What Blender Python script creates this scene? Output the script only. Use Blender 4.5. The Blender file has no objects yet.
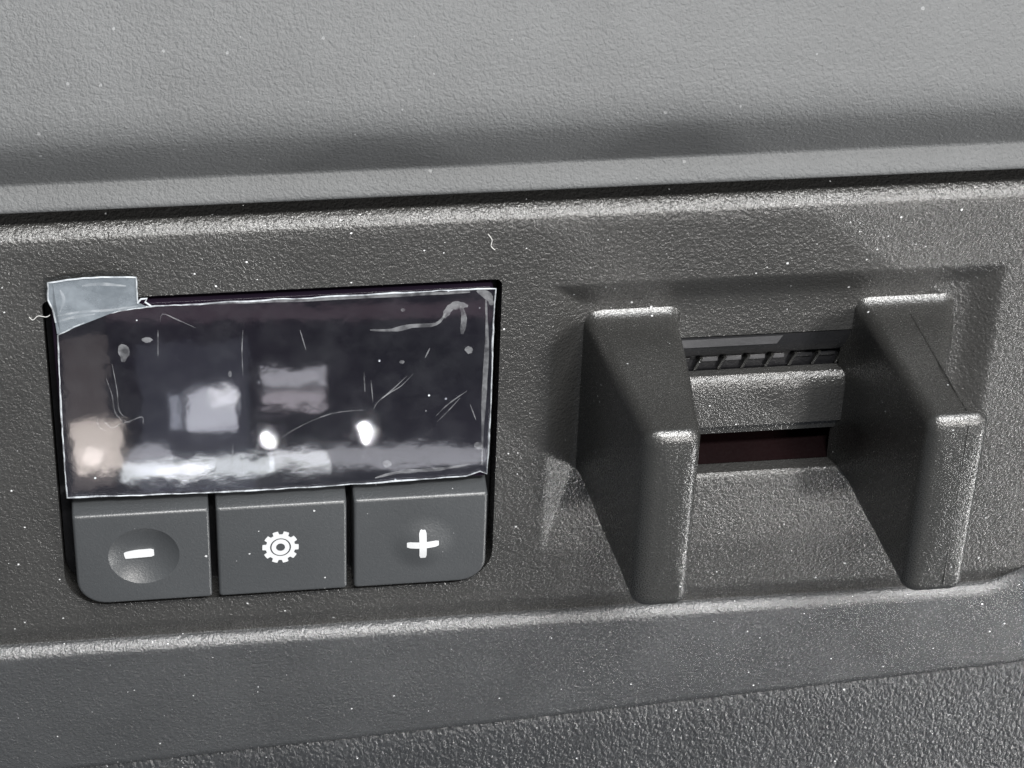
import bpy, bmesh, math, random
from mathutils import Vector, Matrix
# 1 unit = 1 cm.  X right, Z up along the dashboard face, -Y out of the dashboard towards the viewer.
S = bpy.context.scene
S.unit_settings.system = 'METRIC'; S.unit_settings.scale_length = 0.01
COL = S.collection
random.seed(7)

# ------------------------------------------------------------------ camera
YAW, PITCH, ROLL, F, DIST = 0.160885, 0.620614, 0.0401525, 2650.8, 26.5
cy, sy, cp, sp = math.cos(YAW), math.sin(YAW), math.cos(PITCH), math.sin(PITCH)
fw = Vector((sy*cp, cy*cp, -sp)); rt = Vector((cy, -sy, 0)); up = rt.cross(fw)
cr, sr = math.cos(ROLL), math.sin(ROLL)
rt, up = cr*rt + sr*up, -sr*rt + cr*up
CAM = -fw*DIST
cam = bpy.data.cameras.new('camera'); co = bpy.data.objects.new('camera', cam); COL.objects.link(co)
co.matrix_world = Matrix(((rt.x, up.x, -fw.x, CAM.x), (rt.y, up.y, -fw.y, CAM.y), (rt.z, up.z, -fw.z, CAM.z), (0, 0, 0, 1)))
cam.sensor_width = 36; cam.lens = 36*F/1024; cam.clip_start = 0.5; cam.clip_end = 500
S.camera = co

def at(x, y, Y=0.0):
    """photo point -> point on the plane at depth Y of the dashboard"""
    d = fw + rt*((x-512)/F) - up*((y-384)/F)
    return CAM + d*((Y-CAM.y)/d.y)

# ------------------------------------------------------------------ world and lamps
W = bpy.data.worlds.new('World'); S.world = W; W.use_nodes = True
bg = W.node_tree.nodes['Background']; bg.inputs[0].default_value = (.80, .88, 1.0, 1); bg.inputs[1].default_value = 0.17
S.view_settings.view_transform = 'Standard'; S.view_settings.look = 'None'
S.view_settings.exposure = -0.15; S.view_settings.gamma = 1

def area(name, loc, target, sx, sz, radiance, color=(1, 1, 1), shape='RECTANGLE', roll=0):
    l = bpy.data.lights.new(name, 'AREA'); l.shape = shape; l.size = sx; l.size_y = sz
    a = sx*sz*(math.pi/4 if shape in ('DISK', 'ELLIPSE') else 1)
    l.energy = radiance*math.pi*a; l.color = color
    o = bpy.data.objects.new(name, l); COL.objects.link(o); o.location = loc
    d = (Vector(target)-Vector(loc)).normalized()
    o.rotation_euler = d.to_track_quat('-Z', 'Y').to_euler()
    return o
area('edge_highlight_light', (9.5, -39.0, 50), (0, 0, 0), 32, 1.8, 520.0, (1, .985, .96))  # added strip lamp, placed to mirror as a highlight on upward-facing edges
area('windscreen_light', (10, -24, 62), (0, 0, 0), 44, 18, 14.0, (.97, .985, 1.0))
area('side_window_light', (60, -26, 12), (0, 0, 0), 4, 12, 110, (1, .98, .95))
area('front_lamp', (19, -58, 9), (1, 0, 0), 5, 5, 470, (1, .97, .94))
area('low_rim_light', (41, -26, -35), (0, 0, 0), 3.5, 7, 230, (1, .99, .97))  # added low lamp for the bright rims on right-hand vertical edges

# what the glossy screen reflects: two cabin lamps, and lamps added for the window patches and tints, where a mirror of the screen sees them
def mirrored(px, py, dist=46):
    p = at(px, py, -0.06); v = (p-CAM).normalized(); r = Vector((v.x, -v.y, v.z))
    return p, p + r*dist
def glint(name, px, py, w, h, rad, col=(1, 1, 1), shape='RECTANGLE'):
    p, q = mirrored(px, py); k = (46+26.5)/26.5/100
    area(name, q, p, w*k, h*k, rad, col, shape)
glint('cabin_lamp', 269, 439.5, 9, 9, 60, (1, 1, 1), 'DISK')
glint('cabin_lamp', 366, 433, 10, 10, 60, (1, 1, 1), 'DISK')
glint('screen_patch_light', 212, 410, 46, 40, 3.4, (.92, .95, 1))
glint('screen_patch_light', 176, 412, 14, 34, 1.8, (.85, .9, 1))
glint('screen_patch_light', 294, 379, 60, 18, 2.6, (.96, .96, 1))
glint('screen_patch_light', 294, 401, 58, 15, 2.2, (1, .93, .97))
glint('screen_patch_light', 99, 447, 50, 50, 3.6, (1, .90, .78))
glint('screen_patch_light', 200, 470, 150, 18, 4.2, (.94, 1, .98))
glint('screen_patch_light', 380, 456, 230, 22, 1.5, (.96, .98, 1), 'ELLIPSE')
glint('screen_patch_light', 300, 462, 60, 16, 3.5, (.96, 1, .98))

glint('screen_patch_light', 196, 420, 110, 150, .22, (.75, .82, 1))
glint('screen_patch_light', 88, 415, 44, 150, .45, (1, .88, .8))
glint('screen_patch_light', 150, 462, 44, 34, 1.8, (.95, .97, 1), 'ELLIPSE')
glint('screen_patch_light', 222, 398, 22, 14, 3.0, (1, 1, .97))
glint('screen_patch_light', 92, 458, 22, 16, 3.0, (1, .93, .84), 'ELLIPSE')
glint('screen_patch_light', 185, 473, 60, 10, 4.0, (1, 1, .98), 'ELLIPSE')
glint('screen_patch_light', 300, 312, 380, 14, .35, (1, .7, .8))

# ------------------------------------------------------------------ materials
def new_mat(name):
    m = bpy.data.materials.new(name); m.use_nodes = True
    return m, m.node_tree, m.node_tree.nodes, m.node_tree.links, m.node_tree.nodes['Principled BSDF']
def ramp(nd, lk, src, p0, p1, c0=(0, 0, 0, 1), c1=(1, 1, 1, 1)):
    r = nd.new('ShaderNodeValToRGB'); r.color_ramp.elements[0].position = p0; r.color_ramp.elements[1].position = p1
    r.color_ramp.elements[0].color = c0; r.color_ramp.elements[1].color = c1
    lk.new(src, r.inputs[0]); return r.outputs[0]
def mathn(nd, lk, op, a, b=None):
    n = nd.new('ShaderNodeMath'); n.operation = op
    for i, v in enumerate((a, b)):
        if v is None: continue
        if isinstance(v, (int, float)): n.inputs[i].default_value = v
        else: lk.new(v, n.inputs[i])
    return n.outputs[0]
def plastic(name, base, rough, scale, height, spec=.5, stretch=(1, 1, 1), dust=.0, dust_scale=9, fine=.3, mottled=.25):
    """grained moulded plastic: pebbled grain as bump, slight colour mottling, pale dust specks"""
    m, t, nd, lk, b = new_mat(name)
    tc = nd.new('ShaderNodeTexCoord'); mp = nd.new('ShaderNodeMapping'); lk.new(tc.outputs['Object'], mp.inputs[0])
    mp.inputs['Scale'].default_value = stretch
    nz = nd.new('ShaderNodeTexNoise'); nz.inputs['Scale'].default_value = scale*.6; nz.inputs['Detail'].default_value = 3
    lk.new(mp.outputs[0], nz.inputs[0])
    mx = nd.new('ShaderNodeMixRGB'); mx.inputs[0].default_value = .09; lk.new(mp.outputs[0], mx.inputs[1]); lk.new(nz.outputs['Color'], mx.inputs[2])
    vo = nd.new('ShaderNodeTexVoronoi'); vo.feature = 'SMOOTH_F1'; vo.inputs['Scale'].default_value = scale
    vo.inputs['Smoothness'].default_value = .35
    lk.new(mx.outputs[0], vo.inputs['Vector'])
    n2 = nd.new('ShaderNodeTexNoise'); n2.inputs['Scale'].default_value = scale*1.7; n2.inputs['Detail'].default_value = 4; n2.inputs['Roughness'].default_value = .65
    lk.new(mp.outputs[0], n2.inputs[0])
    h = mathn(nd, lk, 'ADD', mathn(nd, lk, 'MULTIPLY', vo.outputs['Distance'], -1.0), mathn(nd, lk, 'MULTIPLY', n2.outputs[0], fine*2.5))
    bp = nd.new('ShaderNodeBump'); bp.inputs['Strength'].default_value = 1; bp.inputs['Distance'].default_value = height
    lk.new(h, bp.inputs['Height']); lk.new(bp.outputs[0], b.inputs['Normal'])
    n3 = nd.new('ShaderNodeTexNoise'); n3.inputs['Scale'].default_value = 1.1; n3.inputs['Detail'].default_value = 5; lk.new(tc.outputs['Object'], n3.inputs[0])
    lo = tuple(c*(1-mottled) for c in base)+(1,); hi = tuple(c*(1+mottled) for c in base)+(1,)
    col = ramp(nd, lk, n3.outputs[0], .3, .7, lo, hi)
    if dust:
        dv = nd.new('ShaderNodeTexVoronoi'); dv.inputs['Scale'].default_value = dust_scale; lk.new(tc.outputs['Object'], dv.inputs['Vector'])
        dw = nd.new('ShaderNodeTexNoise'); dw.inputs['Scale'].default_value = 40; lk.new(tc.outputs['Object'], dw.inputs[0])
        sep = nd.new('ShaderNodeSeparateColor'); lk.new(dv.outputs['Color'], sep.inputs[0])
        rad = mathn(nd, lk, 'MULTIPLY', mathn(nd, lk, 'POWER', sep.outputs[0], 4.0), .12)      # few large, many tiny
        rad = mathn(nd, lk, 'MULTIPLY', rad, mathn(nd, lk, 'MULTIPLY', dw.outputs[0], 2.0))
        msk = mathn(nd, lk, 'MULTIPLY', mathn(nd, lk, 'LESS_THAN', dv.outputs['Distance'], rad), dust)
        mm = nd.new('ShaderNodeMixRGB'); lk.new(msk, mm.inputs[0]); lk.new(col, mm.inputs[1]); mm.inputs[2].default_value = (.62, .63, .64, 1)
        col = mm.outputs[0]
    lk.new(col, b.inputs['Base Color'])
    rr = ramp(nd, lk, n2.outputs[0], .3, .7, (rough-.07,)*3+(1,), (rough+.07,)*3+(1,)); lk.new(rr, b.inputs['Roughness'])
    b.inputs['Specular IOR Level'].default_value = spec
    return m
M = {}
M['pad'] = plastic('soft_pad_plastic', (.063, .0655, .0675), .55, 28, .0065, .45, dust=.12, dust_scale=7, fine=.45, mottled=.07)
M['panel'] = plastic('grained_panel_plastic', (.027, .0268, .026), .26, 28, .0070, .75, dust=.8, dust_scale=10, fine=.4, mottled=.12)
M['trim'] = plastic('grained_trim_plastic', (.035, .0365, .038), .23, 31, .0068, .95, dust=.95, dust_scale=13, fine=.45, mottled=.10)
M['leather'] = plastic('coarse_grained_skin', (.018, .019, .0205), .30, 20, .012, .8, stretch=(1.25, 1, .85), dust=1, dust_scale=11, fine=.3, mottled=.12)
M['prong'] = plastic('worn_black_plastic', (.018, .018, .0172), .27, 34, .0032, .9, dust=.8, dust_scale=10, fine=.5, mottled=.15)
M['button'] = plastic('matt_button_rubber', (.035, .0375, .040), .40, 34, .0015, .6, dust=.6, dust_scale=9, fine=.5, mottled=.06)
M['slot'] = plastic('smooth_black_plastic', (.014, .014, .015), .32, 20, .003, .5, dust=.4, fine=.4, mottled=.2)
M['cover'] = plastic('grey_cover_plastic', (.06, .06, .063), .40, 20, .003, .5, fine=.4, mottled=.2)
M['red'] = plastic('dark_red_plastic', (.0028, .0008, .001), .75, 20, .003, .04, fine=.4, mottled=.3)
M['dark'] = plastic('dark_housing_plastic', (.006, .006, .007), .5, 20, .003, .3, fine=.4)
M['white'] = plastic('white_print', (.42, .43, .44), .5, 26, .001, .4, mottled=.03)
M['lint'] = plastic('pale_lint', (.40, .40, .39), .8, 20, .004, .3, mottled=.1)

m, t, nd, lk, b = new_mat('black_screen_glass'); M['screen'] = m
tc = nd.new('ShaderNodeTexCoord'); n = nd.new('ShaderNodeTexNoise'); n.inputs['Scale'].default_value = .8; lk.new(tc.outputs['Object'], n.inputs[0])
lk.new(ramp(nd, lk, n.outputs[0], .35, .65, (.005, .0035, .0065, 1), (.009, .006, .011, 1)), b.inputs['Base Color'])
b.inputs['Roughness'].default_value = .12; b.inputs['Specular IOR Level'].default_value = .04

def film_mat(name, milky, tint, spread=.014, rough=.030, mcol=(.60, .64, .68, 1)):
    """clear plastic film: see-through, with a glossy rippled skin and milky scuffs of its own"""
    m, t, nd, lk, b = new_mat(name)
    nd.remove(b); out = nd['Material Output']
    tc = nd.new('ShaderNodeTexCoord')
    n1 = nd.new('ShaderNodeTexNoise'); n1.inputs['Scale'].default_value = 1.4; n1.inputs['Detail'].default_value = 2; lk.new(tc.outputs['Object'], n1.inputs[0])
    n2 = nd.new('ShaderNodeTexNoise'); n2.inputs['Scale'].default_value = 7; n2.inputs['Detail'].default_value = 5; lk.new(tc.outputs['Object'], n2.inputs[0])
    h = mathn(nd, lk, 'ADD', mathn(nd, lk, 'MULTIPLY', n1.outputs[0], .55), mathn(nd, lk, 'MULTIPLY', n2.outputs[0], .10))
    bp = nd.new('ShaderNodeBump'); bp.inputs['Strength'].default_value = 1; bp.inputs['Distance'].default_value = .0020; lk.new(h, bp.inputs['Height'])
    tr = nd.new('ShaderNodeBsdfTransparent'); tr.inputs[0].default_value = tint
    gl = nd.new('ShaderNodeBsdfGlossy'); gl.inputs['Roughness'].default_value = rough; lk.new(bp.outputs[0], gl.inputs['Normal'])
    fr = nd.new('ShaderNodeFresnel'); fr.inputs[0].default_value = 1.6
    mx = nd.new('ShaderNodeMixShader'); lk.new(mathn(nd, lk, 'MULTIPLY', fr.outputs[0], .85), mx.inputs[0]); lk.new(tr.outputs[0], mx.inputs[1]); lk.new(gl.outputs[0], mx.inputs[2])
    df = nd.new('ShaderNodeBsdfDiffuse'); df.inputs[0].default_value = mcol
    n4 = nd.new('ShaderNodeTexNoise'); n4.inputs['Scale'].default_value = 3.0; n4.inputs['Detail'].default_value = 8; n4.inputs['Roughness'].default_value = .7; lk.new(tc.outputs['Object'], n4.inputs[0])
    haze = ramp(nd, lk, n4.outputs[0], .42, .85, (milky,)*3+(1,), (milky+spread,)*3+(1,))
    dv = nd.new('ShaderNodeTexVoronoi'); dv.inputs['Scale'].default_value = 6; lk.new(tc.outputs['Object'], dv.inputs['Vector'])
    sep = nd.new('ShaderNodeSeparateColor'); lk.new(dv.outputs['Color'], sep.inputs[0])
    sp_ = mathn(nd, lk, 'MULTIPLY', mathn(nd, lk, 'LESS_THAN', dv.outputs['Distance'], mathn(nd, lk, 'MULTIPLY', mathn(nd, lk, 'POWER', sep.outputs[0], 4.0), .08)), .7)
    fac = mathn(nd, lk, 'MAXIMUM', haze, sp_)
    m2 = nd.new('ShaderNodeMixShader'); lk.new(fac, m2.inputs[0]); lk.new(mx.outputs[0], m2.inputs[1]); lk.new(df.outputs[0], m2.inputs[2])
    lk.new(m2.outputs[0], out.inputs[0]); return m
M['film'] = film_mat('clear_film', .0, (.93, .92, .96, 1))
M['tab'] = film_mat('milky_film', .45, (.75, .82, .88, 1), .5, .2, (.20, .225, .25, 1))
def scuff_mat(name, alpha, col=(.72, .74, .77, 1)):
    m, t, nd, lk, b = new_mat(name); nd.remove(b); out = nd['Material Output']
    tc = nd.new('ShaderNodeTexCoord'); n = nd.new('ShaderNodeTexNoise'); n.inputs['Scale'].default_value = 9; n.inputs['Detail'].default_value = 6; lk.new(tc.outputs['Object'], n.inputs[0])
    f = ramp(nd, lk, n.outputs[0], .38, .62, (alpha*.25,)*3+(1,), (alpha,)*3+(1,))
    tr = nd.new('ShaderNodeBsdfTransparent'); df = nd.new('ShaderNodeBsdfDiffuse'); df.inputs[0].default_value = col
    mx = nd.new('ShaderNodeMixShader'); lk.new(f, mx.inputs[0]); lk.new(tr.outputs[0], mx.inputs[1]); lk.new(df.outputs[0], mx.inputs[2]); lk.new(mx.outputs[0], out.inputs[0])
    return m
M['edge'] = scuff_mat('film_cut_edge', .62, (.50, .53, .56, 1))
M['scuff'] = scuff_mat('film_scuff', .08)
M['scratch'] = scuff_mat('film_scratch', .075)

# ------------------------------------------------------------------ mesh helpers
def finish(name, me, mat, parent=None, angle=35, smooth=True):
    me.materials.clear(); me.materials.append(mat)
    if smooth:
        me.shade_smooth(); me.set_sharp_from_angle(angle=math.radians(angle))
    me.name = name
    o = bpy.data.objects.new(name, me); COL.objects.link(o)
    if parent: o.parent = parent
    return o
def obj(name, bm, mat, parent=None, angle=35, smooth=True):
    bmesh.ops.recalc_face_normals(bm, faces=bm.faces[:])
    me = bpy.data.meshes.new(name); bm.to_mesh(me); bm.free()
    return finish(name, me, mat, parent, angle, smooth)
def tag(o, label=None, cat=None, group=None, kind=None):
    for k, v in (('label', label), ('category', cat), ('group', group), ('kind', kind)):
        if v: o[k] = v
    return o
def empty(name, loc=(0, 0, 0)):
    o = bpy.data.objects.new(name, None); COL.objects.link(o); o.location = loc; o.empty_display_size = .3; return o
def reparent(o, root):
    o.parent = root; o.matrix_parent_inverse = Matrix.Translation(-root.location)
def rrect(x0, x1, z0, z1, r, seg=8, rs=None):
    """rounded rectangle outline, radii (bl, br, tr, tl)"""
    rs = rs or (r, r, r, r); P = []
    for (cx, cz, a0, q) in ((x0, z0, 180, rs[0]), (x1, z0, 270, rs[1]), (x1, z1, 0, rs[2]), (x0, z1, 90, rs[3])):
        sx = 1 if cx == x0 else -1; sz = 1 if cz == z0 else -1
        for k in range(seg+1):
            a = math.radians(a0 + 90*k/seg); P.append((cx+sx*q+q*math.cos(a), cz+sz*q+q*math.sin(a)))
    return P
def loft(bm, rings, cap0=True, cap1=True):
    V = [[bm.verts.new(p) for p in r] for r in rings]; n = len(V[0])
    for a, b_ in zip(V[:-1], V[1:]):
        for i in range(n): bm.faces.new((a[i], a[(i+1) % n], b_[(i+1) % n], b_[i]))
    if cap0: bm.faces.new(V[0])
    if cap1: bm.faces.new(V[-1])
    return V
def prism(bm, P, y0, y1, bev=0, seg=4):
    """outline extruded from y1 (back) to y0 (front), front edge rounded by bev"""
    c = [sum(p[i] for p in P)/len(P) for i in (0, 1)]
    hx = (max(p[0] for p in P)-min(p[0] for p in P))/2; hz = (max(p[1] for p in P)-min(p[1] for p in P))/2
    def ring(ins, y): return [(c[0]+(x-c[0])*(1-ins/hx), y, c[1]+(z-c[1])*(1-ins/hz)) for x, z in P]
    R = [ring(0, y1)]
    if bev:
        for k in range(seg+1):
            a = math.pi/2*k/seg; R.append(ring(bev*(1-math.cos(a)), y0+bev*(1-math.sin(a))))
    else: R.append(ring(0, y0))
    loft(bm, R)
def boolean(o, cutters, op='DIFFERENCE', angle=35):
    for c in cutters:
        md = o.modifiers.new('b', 'BOOLEAN'); md.operation = op; md.object = c; md.solver = 'EXACT'
    bpy.context.view_layer.update()
    me = bpy.data.meshes.new_from_object(o.evaluated_get(bpy.context.evaluated_depsgraph_get()))
    o.modifiers.clear(); mat = o.data.materials[0]; nm = o.name; o.data = me; me.name = nm
    me.materials.clear(); me.materials.append(mat)
    me.polygons.foreach_set('material_index', [0]*len(me.polygons))
    me.shade_smooth(); me.set_sharp_from_angle(angle=math.radians(angle))
    for c in cutters: bpy.data.objects.remove(c)
def tube(bm, pts, r, n=6, closed=False):
    pts = [Vector(p) for p in pts]; rings = []
    N = len(pts)
    for i, p in enumerate(pts):
        a = pts[(i-1) % N] if (closed or i > 0) else p; b_ = pts[(i+1) % N] if (closed or i < N-1) else p
        t_ = (b_-a).normalized(); u_ = t_.cross(Vector((0, 1, 0)))
        if u_.length < 1e-3: u_ = t_.cross(Vector((1, 0, 0)))
        u_.normalize(); w_ = t_.cross(u_); rr = r(i/(N-1)) if callable(r) else r
        rings.append([p + u_*rr*math.cos(2*math.pi*k/n) + w_*rr*math.sin(2*math.pi*k/n) for k in range(n)])
    if closed:
        V = [[bm.verts.new(p) for p in q] for q in rings]
        for j in range(N):
            A, B = V[j], V[(j+1) % N]
            for i in range(n): bm.faces.new((A[i], A[(i+1) % n], B[(i+1) % n], B[i]))
    else: loft(bm, rings)
def catmull(P, n=6):
    P = [Vector(p) for p in P]; out = []
    for i in range(len(P)-1):
        p0 = P[max(i-1, 0)]; p1 = P[i]; p2 = P[i+1]; p3 = P[min(i+2, len(P)-1)]
        for k in range(n):
            t_ = k/n; out.append(.5*((2*p1)+(p2-p0)*t_+(2*p0-5*p1+4*p2-p3)*t_*t_+(3*p1-p0-3*p2+p3)*t_**3))
    out.append(P[-1]); return out
def smooth01(t_): t_ = max(0, min(1, t_)); return t_*t_*(3-2*t_)

# ------------------------------------------------------------------ dashboard surfaces (the setting)
XL, XR = -14, 16
def sweep(name, prof, mat, kind=None, back=1.6):
    """closed bar whose front follows the (Y, Z) profile, running along X"""
    bm = bmesh.new()
    pr = list(prof) + [(back, prof[-1][1]), (back, prof[0][1])]
    xs = [XL + (XR-XL)*k/30 for k in range(31)]
    loft(bm, [[(x, y, z) for y, z in pr] for x in xs])
    o = obj(name, bm, mat, angle=40)
    if kind: o['kind'] = kind
    return o
pad = catmull([(.30, 2.36, 0), (.02, 2.31, 0), (-.075, 2.305, 0), (-.105, 2.345, 0), (-.075, 2.42, 0), (-.015, 2.52, 0), (0.0, 2.56, 0), (-.03, 2.62, 0), (-.15, 2.80, 0), (-.27, 3.0, 0),
               (-.335, 3.17, 0), (-.33, 3.36, 0), (-.25, 3.6, 0), (-.05, 4.05, 0), (.6, 5.3, 0), (2.4, 8.6, 0)], 6)
tag(sweep('upper_dashboard', [(p[0], p[1]) for p in pad], M['pad'], 'structure', 3.5), 'pale lit soft dashboard pad across the top, with a rolled lower edge')

# lower dashboard skin
def z_edge(X): return -4.80 + .052*(X+3.28) + .0006*(X+3.28)**2
bm = bmesh.new(); rings = []
for k in range(41):
    X = XL + (XR-XL)*k/40; ze = z_edge(min(max(X, -8), 9))
    pr = [(.6, ze+.25), (.10, ze+.12), (.065, ze+.02), (.04, ze-.08), (.03, ze-.3), (.0, ze-1.2), (-.1, ze-5), (1.6, ze-5), (1.6, ze+.25)]
    rings.append([(X, y, z) for y, z in pr])
loft(bm, rings)
o = obj('lower_dashboard', bm, M['leather'], angle=40); o['kind'] = 'structure'; o['label'] = 'coarse grained dark lower dashboard skin under the trim'

# trim frame round the control panel opening
OX0, OX1, OZ, OR = -6.15, 5.80, -3.055, .55
path = []   # (x, z, nx, nz, w) w: 1 on bottom, 0 on sides
for k in range(9): path.append((OX0, 2.18+(OZ+OR-2.18)*k/8, -1, 0, 0))
for k in range(1, 12): a = math.radians(180+90*k/12); path.append((OX0+OR+OR*math.cos(a), OZ+OR+OR*math.sin(a), math.cos(a), math.sin(a), k/12))
for k in range(41): path.append((OX0+OR+(OX1-OX0-2*OR)*k/40, OZ, 0, -1, 1))
for k in range(1, 12): a = math.radians(270+90*k/12); path.append((OX1-OR+OR*math.cos(a), OZ+OR+OR*math.sin(a), math.cos(a), math.sin(a), 1-k/12))
for k in range(9): path.append((OX1, OZ+OR+(2.18-OZ-OR)*k/8, 1, 0, 0))
prof = [(0, .5), (0, .045), (.005, .025), (.018, .002), (.038, -.020), (.062, -.040), (.086, -.053), (.108, -.058), (.14, -.058), (.20, -.054), (.42, -.045), (.8, -.02)]
rings = []
for (x, z, nx, nz, w) in path:
    dout = min(1.5/max(abs(nx), 1e-6), (OZ - z_edge(x))/max(-nz, 1e-6))
    r_ = [(x+nx*d, y, z+nz*d) for d, y in prof]
    r_ += [(x+nx*(dout-.12), -.0, z+nz*(dout-.12)), (x+nx*(dout-.05), .012, z+nz*(dout-.05)), (x+nx*(dout-.015), .04, z+nz*(dout-.015)), (x+nx*dout, .09, z+nz*dout), (x+nx*dout, .5, z+nz*dout)]
    rings.append(r_)
bm = bmesh.new(); loft(bm, rings)
trim = tag(obj('trim_frame', bm, M['trim'], angle=50), 'long grey dashboard trim with a shiny raised lip below the control panel', 'trim')

# ------------------------------------------------------------------ control panel: relief plate with pocket and slots
RX0, RX1, RZ0, RZ1 = .38, 4.95, -2.22, 1.15
def relief(X, Z):
    y = 0.0
    if Z > 1.92:                                  # rounded shoulder that dives under the pad
        d = Z-1.92
        y += .9*d*d/.08 if d < .04 else (.9*(d-.02) if d < .11 else .9*.09+2.3*(d-.11)-.9*0)
    if Z < -2.80: y += .075*smooth01((-2.80-Z)/.26)
    # recess round the prongs
    d = min(X-RX0, RX1-X, RZ1-Z, Z-RZ0)
    q = max(0, min(1, min(X-RX0, RX1-X, RZ1-Z)/.31, (Z-RZ0)/1.0))
    y += .15*(.35*smooth01(q)+.65*q)
    # shallow second step round the slots
    d2 = min(X-.72, 4.62-X, .86-Z, (Z+1.55)*.3)
    y += .02*smooth01(d2/.12)
    # upward facing lip below the upper slot
    if 1.5 < X < 3.8:
        if -.28 < Z < -.18: y += .07*min(1, (Z+.28)/.07)
        if -1.44 < Z < -1.38: y += .02*min(1, (Z+1.44)/.04)
    return y
def axis(lo, hi, fine, step, fstep):
    v = [lo]
    while v[-1] < hi:
        st = fstep if any(a-1e-6 <= v[-1] < b_ for a, b_ in fine) else step
        v.append(min(v[-1]+st, hi))
    return v
ax = axis(-6.14, 5.79, [(.3, .75), (1.4, 1.6), (3.7, 3.9), (4.6, 5.0)], .15, .03)
az = axis(-3.09, 2.32, [(-3.09, -2.6), (-2.3, -1.5), (-1.7, -1.5), (-1.50, -1.36), (-.34, -.16), (.75, 1.2), (1.88, 2.32)], .12, .022)
bm = bmesh.new()
G = [[bm.verts.new((x, relief(x, z), z)) for z in az] for x in ax]
for i in range(len(ax)-1):
    for j in range(len(az)-1): bm.faces.new((G[i][j], G[i+1][j], G[i+1][j+1], G[i][j+1]))
be = [e for e in bm.edges if e.is_boundary]
r_ = bmesh.ops.extrude_edge_only(bm, edges=be)
vs = [v for v in r_['geom'] if isinstance(v, bmesh.types.BMVert)]
for v in vs: v.co.y = 1.5
bmesh.ops.contextual_create(bm, geom=[e for e in bm.edges if e.is_boundary])
panel = obj('panel_plate', bm, M['panel'])
PX0, PX1, PZ0, PZ1 = -4.555, -.135, -2.53, 1.265
def cutter(P, y0, y1):
    b_ = bmesh.new(); prism(b_, P, y0, y1); return obj('cutter', b_, M['dark'], smooth=False)
SX0, SX1 = 1.62, 3.76
c1 = cutter(rrect(PX0, PX1, PZ0, PZ1, .1, 8, (.42, .42, .07, .07)), -.5, 1.0)
c2 = cutter(rrect(SX0, SX1, -.205, .335, .04, 4), -.5, .5)
c4 = cutter(rrect(SX0+.003, SX1-.003, -.46, .34, .04, 4), .34, 1.1)
c3 = cutter(rrect(SX0, SX1, -1.395, -.81, .04, 4), -.5, 1.1)
boolean(panel, [c1, c2, c4, c3], angle=40)
cpanel = empty('control_panel', (0, .5, -3.0))
tag(cpanel, 'black grained control panel insert holding the display and the two slots', 'control panel')
reparent(panel, cpanel)
def part(name, bm, mat, root, **k):
    o = obj(name, bm, mat, None, **k); reparent(o, root); return o
def box(bm, x0, x1, y0, y1, z0, z1, bev=0):
    vs = [bm.verts.new((x, y, z)) for x in (x0, x1) for y in (y0, y1) for z in (z0, z1)]
    fs = [(0, 1, 3, 2), (4, 6, 7, 5), (0, 4, 5, 1), (2, 3, 7, 6), (0, 2, 6, 4), (1, 5, 7, 3)]
    F_ = [bm.faces.new([vs[i] for i in f]) for f in fs]
    if bev:
        es = {e for f in F_ for e in f.edges}
        bmesh.ops.bevel(bm, geom=list(es), offset=bev, segments=3, affect='EDGES', profile=.5)
# upper slot insides
bm = bmesh.new(); box(bm, SX0+.01, SX1-.01, .95, 1.05, -.45, .33); part('slot_backing', bm, M['dark'], cpanel)
bm = bmesh.new()                                     # sloped cover strip seen at the top of the slot
loft(bm, [[(x, .185, .315), (x, .60, .325), (x, .60, .12), (x, .34, .02), (x, .305, .01), (x, .285, .035), (x, .225, .17)] for x in (SX0+.02, SX1-.02)])
part('slot_cover', bm, M['slot'], cpanel)
bm = bmesh.new()
loft(bm, [[(x+dx, .190, .285), (x+dx, .23, .285), (x, .25, .175), (x, .212, .175)] for x, dx in ((SX0+.06, 0), (SX0+.55, 0), (SX0+1.12, .05))])
part('slider_strip', bm, M['cover'], cpanel)
bm = bmesh.new(); box(bm, SX0+.02, SX1-.02, .385, .46, -.44, .01, .015); part('rack_rail', bm, M['dark'], cpanel)
for k in range(9):
    x = 1.72 + k*.247
    bm = bmesh.new()
    loft(bm, [[(x+s_+dx, y, z) for dx, y, z in ((.03, .30, -.03), (.03, .385, -.03), (-.02, .385, -.20), (-.03, .33, -.19), (.0, .30, -.08))] for s_ in (-.014, .014)])
    part('rack_tooth', bm, M['prong'], cpanel)
    if k < 8:
        w0, w1 = ((.05, .17) if k in (0, 4) else (.045, .215))
        bm = bmesh.new(); box(bm, x+w0, x+w1, .365, .39, -.115, -.055, .008); part('rack_window', bm, M['cover'] if k in (1, 2, 3, 4) else M['slot'], cpanel)
# lower slot insides
bm = bmesh.new()
loft(bm, [[(x, .235, -.835), (x, .60, -.82), (x, .60, -1.0), (x, .30, -.99), (x, .245, -.95)] for x in (SX0+.02, SX1-.02)])
part('slot_cover', bm, M['prong'], cpanel)
bm = bmesh.new()
loft(bm, [[(x, .62, -1.10), (x, .95, -1.0), (x, .98, -1.385), (x, .30, -1.385), (x, .40, -1.33)] for x in (SX0+.01, SX1-.01)])
part('slot_floor', bm, M['red'], cpanel)

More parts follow.
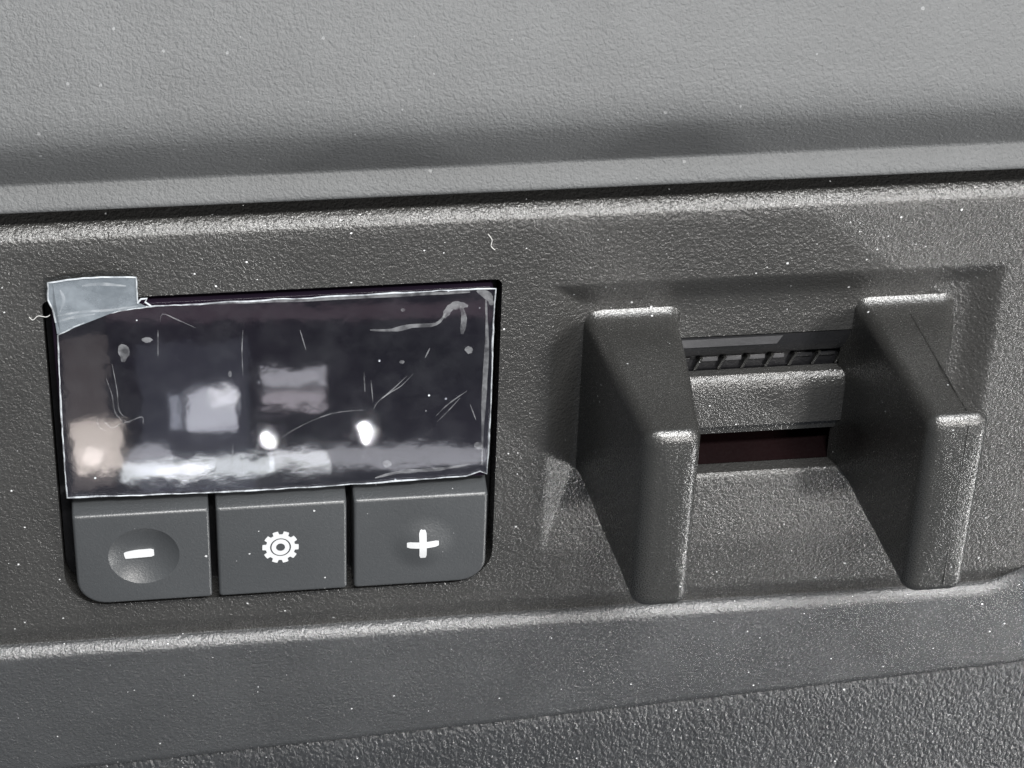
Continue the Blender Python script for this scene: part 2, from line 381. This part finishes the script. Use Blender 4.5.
# ------------------------------------------------------------------ prongs
def prong(name, root_z, rows, zt, zb, zt1, zb1, depth, rl, rr_, rf, label):
    """rows: (depth, x_left, x_right) sections; the outer end is rounded by rf, left side by rl"""
    root = empty(name, ((rows[0][1]+rows[0][2])/2, .2, root_z))
    tag(root, label, 'bracket prong', 'prongs standing out of the panel recess')
    def sect(d):
        for a, b_ in zip(rows[:-1], rows[1:]):
            if d <= b_[0]:
                k = (d-a[0])/(b_[0]-a[0]); k = max(0, k); return a[1]+(b_[1]-a[1])*k, a[2]+(b_[2]-a[2])*k
        return rows[-1][1], rows[-1][2]
    # smooth the rows
    ds = [-.3, -.2, -.18, -.16, -.14, -.12, -.10, -.08, -.06, -.03] + [(depth-rf)*k/20 for k in range(21)]
    R = []
    def ring(d, xl, xr, z0, z1, r): return [(x, -d, z) for x, z in rrect(xl, xr, z0, z1, r, 7, (r*1.2, r, r, r*1.2))]
    def zz(d):
        k = max(0, d)/depth; f = max(0, -.06-d)/.10          # small fillet where the prong meets the recess floor
        return zb+(zb1-zb)*k, zt+(zt1-zt)*k+.05*min(f, 1.3)**2
    cs = catmull([(d, a, b_) for d, a, b_ in rows], 8)
    def sm(d):
        for p, q in zip(cs[:-1], cs[1:]):
            if d <= q[0]:
                k = (d-p[0])/max(q[0]-p[0], 1e-6); return p[1]+(q[1]-p[1])*k, p[2]+(q[2]-p[2])*k
        return cs[-1][1], cs[-1][2]
    for d in ds:
        xl, xr = sm(d); z0, z1 = zz(d); R.append(ring(d, xl, xr, z0, z1, .12))
    for k in range(1, 8):
        a = math.pi/2*k/7; d = depth-rf+rf*math.sin(a); c = 1-math.cos(a)
        xl, xr = sm(depth); z0, z1 = zz(depth)
        R.append(ring(d, xl+rl*c, xr-rr_*c, z0+rf*c, z1-rf*c, max(.12-.05*c, .03)))
    # slightly crowned end face
    last = R[-1]; cx = sum(p[0] for p in last)/len(last); cz = sum(p[2] for p in last)/len(last)
    for s, e in ((.8, .006), (.4, .010)): R.append([(cx+(p[0]-cx)*s, -depth-e, cz+(p[2]-cz)*s) for p in last])
    bm = bmesh.new(); loft(bm, R)
    o = obj('prong_body', bm, M['prong'], angle=60); reparent(o, root)
    return root, sm, zz
A = prong('bracket_prong', -.3, [(-.3, .66, 1.78), (-.17, .72, 1.70), (.1, .765, 1.655), (.8, .82, 1.60), (1.4, .885, 1.54), (2.05, .94, 1.475)], .67, -1.32, .81, -1.31, 2.05, .18, .085, .12,
          'left black bracket prong, straight sided wedge nearest the display')
B = prong('bracket_prong', -.3, [(-.3, 3.44, 4.60), (-.17, 3.50, 4.53), (.1, 3.555, 4.45), (.5, 3.57, 4.32), (.85, 3.59, 4.17), (1.2, 3.61, 4.08), (1.6, 3.63, 4.12), (1.85, 3.64, 4.20), (2.05, 3.65, 4.25)], .66, -1.48, .81, -1.35, 2.05, .13, .085, .12,
          'right black bracket prong with a scooped right side and a fine mould line')
# mould line on the right one
bm = bmesh.new(); pts = []
def seam_x(d): return 4.00 + .02*d
for k in range(12): d = .1 + 1.84*k/11; pts.append((seam_x(d), -d, B[2](d)[1]+.001))
pts.append((seam_x(2), -2.02, .765)); pts.append((seam_x(2), -2.052, .70))
for k in range(1, 12): pts.append((seam_x(2), -2.055, .70-1.93*k/11))
tube(bm, pts, .008, 6); o = obj('mould_line', bm, M['prong'], angle=80); reparent(o, B[0])

# ------------------------------------------------------------------ display module with buttons
dm = empty('display_module', (-2.35, .6, -2.5))
tag(dm, 'display unit with a blank dark screen above three symbol buttons', 'display')
bm = bmesh.new(); prism(bm, rrect(PX0+.012, PX1-.012, PZ0+.012, PZ1-.012, .1, 8, (.40, .40, .06, .06)), .30, .95); part('housing', bm, M['dark'], dm)
bm = bmesh.new(); prism(bm, rrect(-4.475, -.215, -1.13, 1.195, .05, 6), -.015, .35, .02); scr = part('screen', bm, M['screen'], dm)
FY = -.13
btn = []
for i, (x0, x1, rs, lab) in enumerate(((-4.43, -3.065, (.30, .035, .03, .03), 'minus button with a dished centre'), (-2.995, -1.672, (.035, .035, .03, .03), 'plain flat button with a gear symbol'), (-1.60, -.225, (.035, .27, .03, .03), 'plus button with a domed centre'))):
    P = rrect(x0, x1, -2.415, -1.26, .04, 8, rs)
    bm = bmesh.new(); prism(bm, P, FY, .33, .034, 5)
    # slope the top of the key back
    for v in bm.verts:
        if v.co.z > -1.5 and v.co.y > .2: v.co.z += .13
        if v.co.z < -2.0 and v.co.y > .2: v.co.z -= .05
    o = obj('button', bm, M['button'], angle=50); btn.append(o); o['label'] = lab
mc = at(144, 556, FY); pc = at(423, 543, FY); gc = at(280.5, 547, FY)
def ball(c, rad, off):
    b_ = bmesh.new(); bmesh.ops.create_uvsphere(b_, u_segments=96, v_segments=64, radius=rad)
    bmesh.ops.transform(b_, matrix=Matrix.Translation(Vector((c.x, FY+off, c.z))), verts=b_.verts)
    return obj('cutter', b_, M['button'])
def R_of(a, d): return (a*a+d*d)/(2*d)
def cap(c, a, d):
    b_ = bmesh.new(); R = []
    R.append([(c.x+a*math.cos(t_), FY+.05, c.z+a*math.sin(t_)) for t_ in [2*math.pi*k/64 for k in range(64)]])
    for j in range(12):
        q = 1-j/12; h = d*smooth01(1-q)
        R.append([(c.x+a*q*math.cos(t_), FY-.0005-h, c.z+a*q*math.sin(t_)) for t_ in [2*math.pi*k/64 for k in range(64)]])
    loft(b_, R); return obj('cutter', b_, M['button'])
RM = R_of(.36, .095); boolean(btn[0], [ball(mc, RM, -(RM-.095))], 'DIFFERENCE', 12)
RP = R_of(.36, .04); boolean(btn[2], [cap(pc, .36, .055)], 'UNION', 25)
for o in btn: reparent(o, dm)
def ysurf(kind, x, z):
    if kind == 'minus': return FY+.072
    if kind == 'plus':
        return FY-.0005-.055*smooth01(1-math.sqrt((x-pc.x)**2+(z-pc.z)**2)/.36)
    return FY
def stroke(bm, kind, c, w, h, ang, n=10):
    """rounded bar printed on the key face"""
    ca, sa = math.cos(ang), math.sin(ang); P = rrect(-w/2, w/2, -h/2, h/2, h*.22 if w > h else w*.22, 3)
    nn = n
    # strips along the longer side so that the print follows the curved face
    xs = [-w/2+w*k/nn for k in range(nn+1)]
    top = []; bot = []
    for k, x in enumerate(xs):
        hh = h/2*(.72 if k in (0, nn) else 1)
        for s, L in ((1, top), (-1, bot)):
            X = c.x+x*ca-s*hh*sa; Z = c.z+x*sa+s*hh*ca; y = ysurf(kind, X, Z)
            L.append((bm.verts.new((X, y-.006, Z)), bm.verts.new((X, y+.02, Z))))
    for k in range(nn):
        bm.faces.new((top[k][0], top[k+1][0], bot[k+1][0], bot[k][0])); bm.faces.new((top[k][1], bot[k][1], bot[k+1][1], top[k+1][1]))
        bm.faces.new((top[k][0], top[k][1], top[k+1][1], top[k+1][0])); bm.faces.new((bot[k][0], bot[k+1][0], bot[k+1][1], bot[k][1]))
    for k in (0, nn): bm.faces.new((top[k][0], bot[k][0], bot[k][1], top[k][1]))
bm = bmesh.new(); stroke(bm, 'minus', at(138.5, 554.5, FY+.066), .315, .085, math.radians(2)); o = part('minus_symbol', bm, M['white'], btn[0]); o.matrix_parent_inverse = Matrix.Translation(-dm.location) @ Matrix.Identity(4)
def child(o, p):
    o.parent = p; bpy.context.view_layer.update(); o.matrix_parent_inverse = p.matrix_world.inverted()
child(o, btn[0])
pcx = at(422.5, 542, FY)
bm = bmesh.new(); stroke(bm, 'plus', pcx, .33, .075, math.radians(1)); stroke_v = None
o = obj('plus_bar', bm, M['white']);
bm = bmesh.new(); stroke(bm, 'plus', pcx, .36, .075, math.radians(91)); o2 = obj('cutter', bm, M['white'])
boolean(o, [o2], 'UNION'); o.name = 'plus_symbol'; o.data.name = 'plus_symbol'; child(o, btn[2])
# gear: ten lobes, a fine ring line and an eye
bm = bmesh.new(); N = 160; outer = []; 
for k in range(N):
    a = 2*math.pi*k/N; lobe = math.cos(10*a+.4); r1 = .150 + .036*max(0, min(1, (math.cos(10*a+.4)+.45)*2.2)); outer.append((gc.x+r1*math.cos(a), gc.z+1.10*r1*math.sin(a)))
def annulus(bm, A_, B_, y0, y1):
    n_ = len(A_)
    a0 = [bm.verts.new((x, y0, z)) for x, z in A_]; b0 = [bm.verts.new((x, y0, z)) for x, z in B_]
    a1 = [bm.verts.new((x, y1, z)) for x, z in A_]; b1 = [bm.verts.new((x, y1, z)) for x, z in B_]
    for i in range(n_):
        j = (i+1) % n_
        for q in ((a0[i], a0[j], b0[j], b0[i]), (a1[i], b1[i], b1[j], a1[j]), (a0[i], a1[i], a1[j], a0[j]), (b0[i], b0[j], b1[j], b1[i])): bm.faces.new(q)
def circ(r): return [(gc.x+r*math.cos(2*math.pi*k/N), gc.z+1.10*r*math.sin(2*math.pi*k/N)) for k in range(N)]
annulus(bm, outer, circ(.107), FY-.006, FY+.02); annulus(bm, circ(.092), circ(.046), FY-.006, FY+.02)
o = obj('gear_symbol', bm, M['white']); child(o, btn[1])

# ------------------------------------------------------------------ protective film
pf = empty('protective_film', (-2.35, -.05, -1.1))
tag(pf, 'clear scuffed protective film with a milky pull tab stuck over the screen', 'film')
YF = -.05
def lift(x, y):
    """film stands a little off the screen at its corners"""
    l = YF
    l -= .10*math.exp(-(((x-494)/26)**2+((y-292)/22)**2)); l -= .05*math.exp(-(((x-66)/40)**2+((y-497)/14)**2))
    if y < 306 and x < 150: l -= .05*(306-y)/30
    return l
def densify(P, st=8):
    out = []
    for i, p in enumerate(P):
        q = P[(i+1) % len(P)]; L = math.hypot(q[0]-p[0], q[1]-p[1]); n_ = max(1, int(L/st))
        for k in range(n_): out.append((p[0]+(q[0]-p[0])*k/n_, p[1]+(q[1]-p[1])*k/n_))
    return out
curve = [tuple(p)[:2] for p in catmull([(150, 306.5, 0), (124, 310, 0), (100, 316, 0), (78, 325, 0), (58, 335, 0)], 5)]
main = densify([(497, 288.5), (470, 289.5), (330, 296.5)], 8)[:1]
def edge_pts(P): return [p for p in P]
outline = [(496, 289), (478, 288.8)] + [(478-(478-200)*k/30, 288.8+(303.6-288.8)*k/30+ .8*math.sin(k*1.1)*.5) for k in range(1, 31)] + [(168, 305.4)] + curve + \
          [(59, 360), (60.5, 400), (63, 440), (65, 470), (67, 497.5)] + [(67+(487-67)*k/40, 497.5+(474-497.5)*k/40+3.2*math.sin(math.pi*k/40)) for k in range(1, 39)] + [(480, 471.5), (487, 474)] + \
          [(489, 440), (491, 400), (492.5, 350), (494, 310)]
def dens_open(P, st=8):
    out = []
    for p, q in zip(P[:-1], P[1:]):
        n_ = max(1, int(math.hypot(q[0]-p[0], q[1]-p[1])/st))
        for k in range(n_): out.append((p[0]+(q[0]-p[0])*k/n_, p[1]+(q[1]-p[1])*k/n_))
    return out + [P[-1]]
def sheet(name, P, mat, root, yfun, th=.012):
    bm = bmesh.new()
    vs = [bm.verts.new(at(x, y, yfun(x, y))) for x, y in P]
    f = bm.faces.new(vs)
    bmesh.ops.triangulate(bm, faces=[f], ngon_method='EAR_CLIP')
    r_ = bmesh.ops.extrude_face_region(bm, geom=bm.faces[:])
    for v in r_['geom']:
        if isinstance(v, bmesh.types.BMVert): v.co.y += th
    return part(name, bm, mat, root, smooth=False)
def yflat(x, y): return lift(x, y)
sheet('film_sheet', densify(outline, 10), M['film'], pf, lambda x, y: YF)
bm = bmesh.new(); dp = densify(outline, 6)
tube(bm, [at(x+random.uniform(-.3, .3), y+random.uniform(-.35, .35), YF-.004) for x, y in dp], lambda t_: .0078+.003*math.sin(t_*97)*math.sin(t_*31), 6, closed=True)
part('film_edge', bm, M['edge'], pf, angle=80)
tab_top = [(137.5, 303), (136, 277.5)] + [tuple(p)[:2] for p in catmull([(136, 277.5, 0), (110, 277, 0), (75, 279, 0), (48, 283, 0)], 4)][1:] + [(48, 300), (53, 309), (55.5, 322)]
tabout = dens_open(tab_top, 8) + [(57, 334)] + curve[::-1][1:-1]
def ytab(x, y): return YF-.006-.05*max(0, (310-y)/30)
tabp = sheet('pull_tab', tabout, M['tab'], pf, ytab)
tabp['label'] = 'milky blue pull tab at the upper left corner'
bm = bmesh.new(); tube(bm, [at(x+random.uniform(-.3, .3), y+random.uniform(-.3, .3), ytab(x, y)-.006) for x, y in dens_open(tab_top, 5)], .009, 6); part('tab_edge', bm, M['edge'], pf, angle=80)
bm = bmesh.new(); tube(bm, [at(x, y, -.08) for x, y in ((137.5, 303), (141, 299), (147, 298.5), (145, 302), (151, 306))], .010, 6); part('curled_strand', bm, M['edge'], pf, angle=80)
# scuffs: thin smears and scratches of the film's own
def smear(P, w, mat, name='scuff', n=4, Y0=None):
    cs = catmull([(x, y, 0) for x, y in P], n); bm = bmesh.new(); L = []; R_ = []
    for i, p in enumerate(cs):
        a = cs[max(i-1, 0)]; b_ = cs[min(i+1, len(cs)-1)]; t_ = (b_-a).normalized(); nn = Vector((-t_.y, t_.x, 0))
        ww = w*(.25+.75*math.sin(math.pi*(i+.3)/(len(cs)-.4)))*random.uniform(.7, 1.25)/2
        for s, Q in ((1, L), (-1, R_)): q = p+nn*ww*s; Q.append((bm.verts.new(at(q.x, q.y, (Y0 or YF)-.005)), bm.verts.new(at(q.x, q.y, (Y0 or YF)-.001))))
    for i in range(len(cs)-1):
        bm.faces.new((L[i][0], L[i+1][0], R_[i+1][0], R_[i][0])); bm.faces.new((L[i][1], R_[i][1], R_[i+1][1], L[i+1][1]))
        bm.faces.new((L[i][0], L[i][1], L[i+1][1], L[i+1][0])); bm.faces.new((R_[i][0], R_[i+1][0], R_[i+1][1], R_[i][1]))
    for i in (0, -1): bm.faces.new((L[i][0], R_[i][0], R_[i][1], L[i][1]))
    return part(name, bm, mat, pf, smooth=False)
for P_ in ([(57, 316), (80, 312), (110, 310), (138, 306)], [(58, 322), (70, 318), (95, 314)], [(82, 286), (100, 284), (126, 286)], [(60, 290), (64, 300), (60, 312)]):
    smear(P_, 3, M['scuff'], Y0=-.15)
smear([(370, 330), (392, 330), (412, 326), (436, 324), (446, 313)], 4.5, M['scuff'])
smear([(444, 318), (450, 308), (458, 305), (468, 306)], 9, M['scuff'])
smear([(461, 306), (464, 318), (462, 334)], 7, M['scuff'])
smear([(375, 478), (400, 472), (440, 469), (470, 464)], 3.5, M['scuff'])
smear([(486, 300), (487, 340), (485, 380), (483, 420), (482, 465)], 4.5, M['scuff'])
smear([(477, 290), (488, 296), (492, 305)], 8, M['scuff'])
smear([(200, 304), (300, 300), (400, 295), (470, 292)], 4.0, M['scuff'])
smear([(120, 345), (124, 352), (123, 362)], 11, M['scuff'])
for P in ([(371, 416), (377, 403), (388, 394), (401, 386), (413, 374)], [(378, 402), (392, 390), (407, 376)], [(436, 416), (446, 406), (458, 397), (467, 391)], [(437, 422), (449, 410), (460, 398)],
          [(106, 378), (112, 395), (115, 412), (122, 420), (131, 423)], [(112, 364), (117, 390), (119, 410), (126, 418)], [(97, 418), (99, 427), (107, 431)], [(104, 421), (112, 428), (120, 424)], [(120, 424), (130, 421), (142, 417), (143, 424)],
          [(252, 460), (290, 432), (330, 414), (366, 410)], [(160, 322), (163, 314), (178, 320), (196, 328)], [(158, 330), (158, 356)], [(364, 372), (365, 392)], [(425, 358), (430, 348)], [(231, 462), (233, 444), (232, 466)],
          [(243, 376), (242, 350), (243, 330)], [(470, 404), (476, 420)], [(300, 330), (306, 350)], [(240, 455), (243, 468)], [(371, 380), (373, 402)]):
    smear(P, 1.1, M['scratch'], 'scratch')
def spot(x, y, rx, ry):
    P = [(x+rx*math.cos(a)*random.uniform(.85, 1.15), y+ry*math.sin(a)*random.uniform(.85, 1.15)) for a in [2*math.pi*k/14 for k in range(14)]]
    return P
for (x, y, rx, ry) in ((147, 340, 6.5, 3.4), (469, 350, 5, 4.5), (403, 310, 3, 2), (402, 362, 3, 2.2), (387, 464, 5.5, 4.5), (478, 446, 5, 5), (230, 374, 2.5, 4)):
    sheet('scuff', spot(x, y, rx*.8, ry*.8), M['scuff'], pf, lambda x, y: YF-.0085, .003)

# ------------------------------------------------------------------ lint and crumbs lying on the plastic
def lint(pts, Y, r, lab):
    r *= .4
    bm = bmesh.new(); tube(bm, catmull([tuple(at(x, y, Y)) for x, y in pts], 5), r, 6)
    return tag(obj('lint_fibre', bm, M['lint'], angle=80), lab, 'lint', 'lint fibres caught on the plastic')
lint([(29, 317), (33, 320), (38, 316), (46, 317), (50, 315)], -.012, .010, 'pale lint fibre on the panel left of the pull tab')
lint([(488, 234), (492, 240), (491, 246), (495, 250)], -.012, .012, 'short white fibre on the panel above the film corner')

S.render.engine = 'CYCLES'
S.render.resolution_x = 1024; S.render.resolution_y = 768
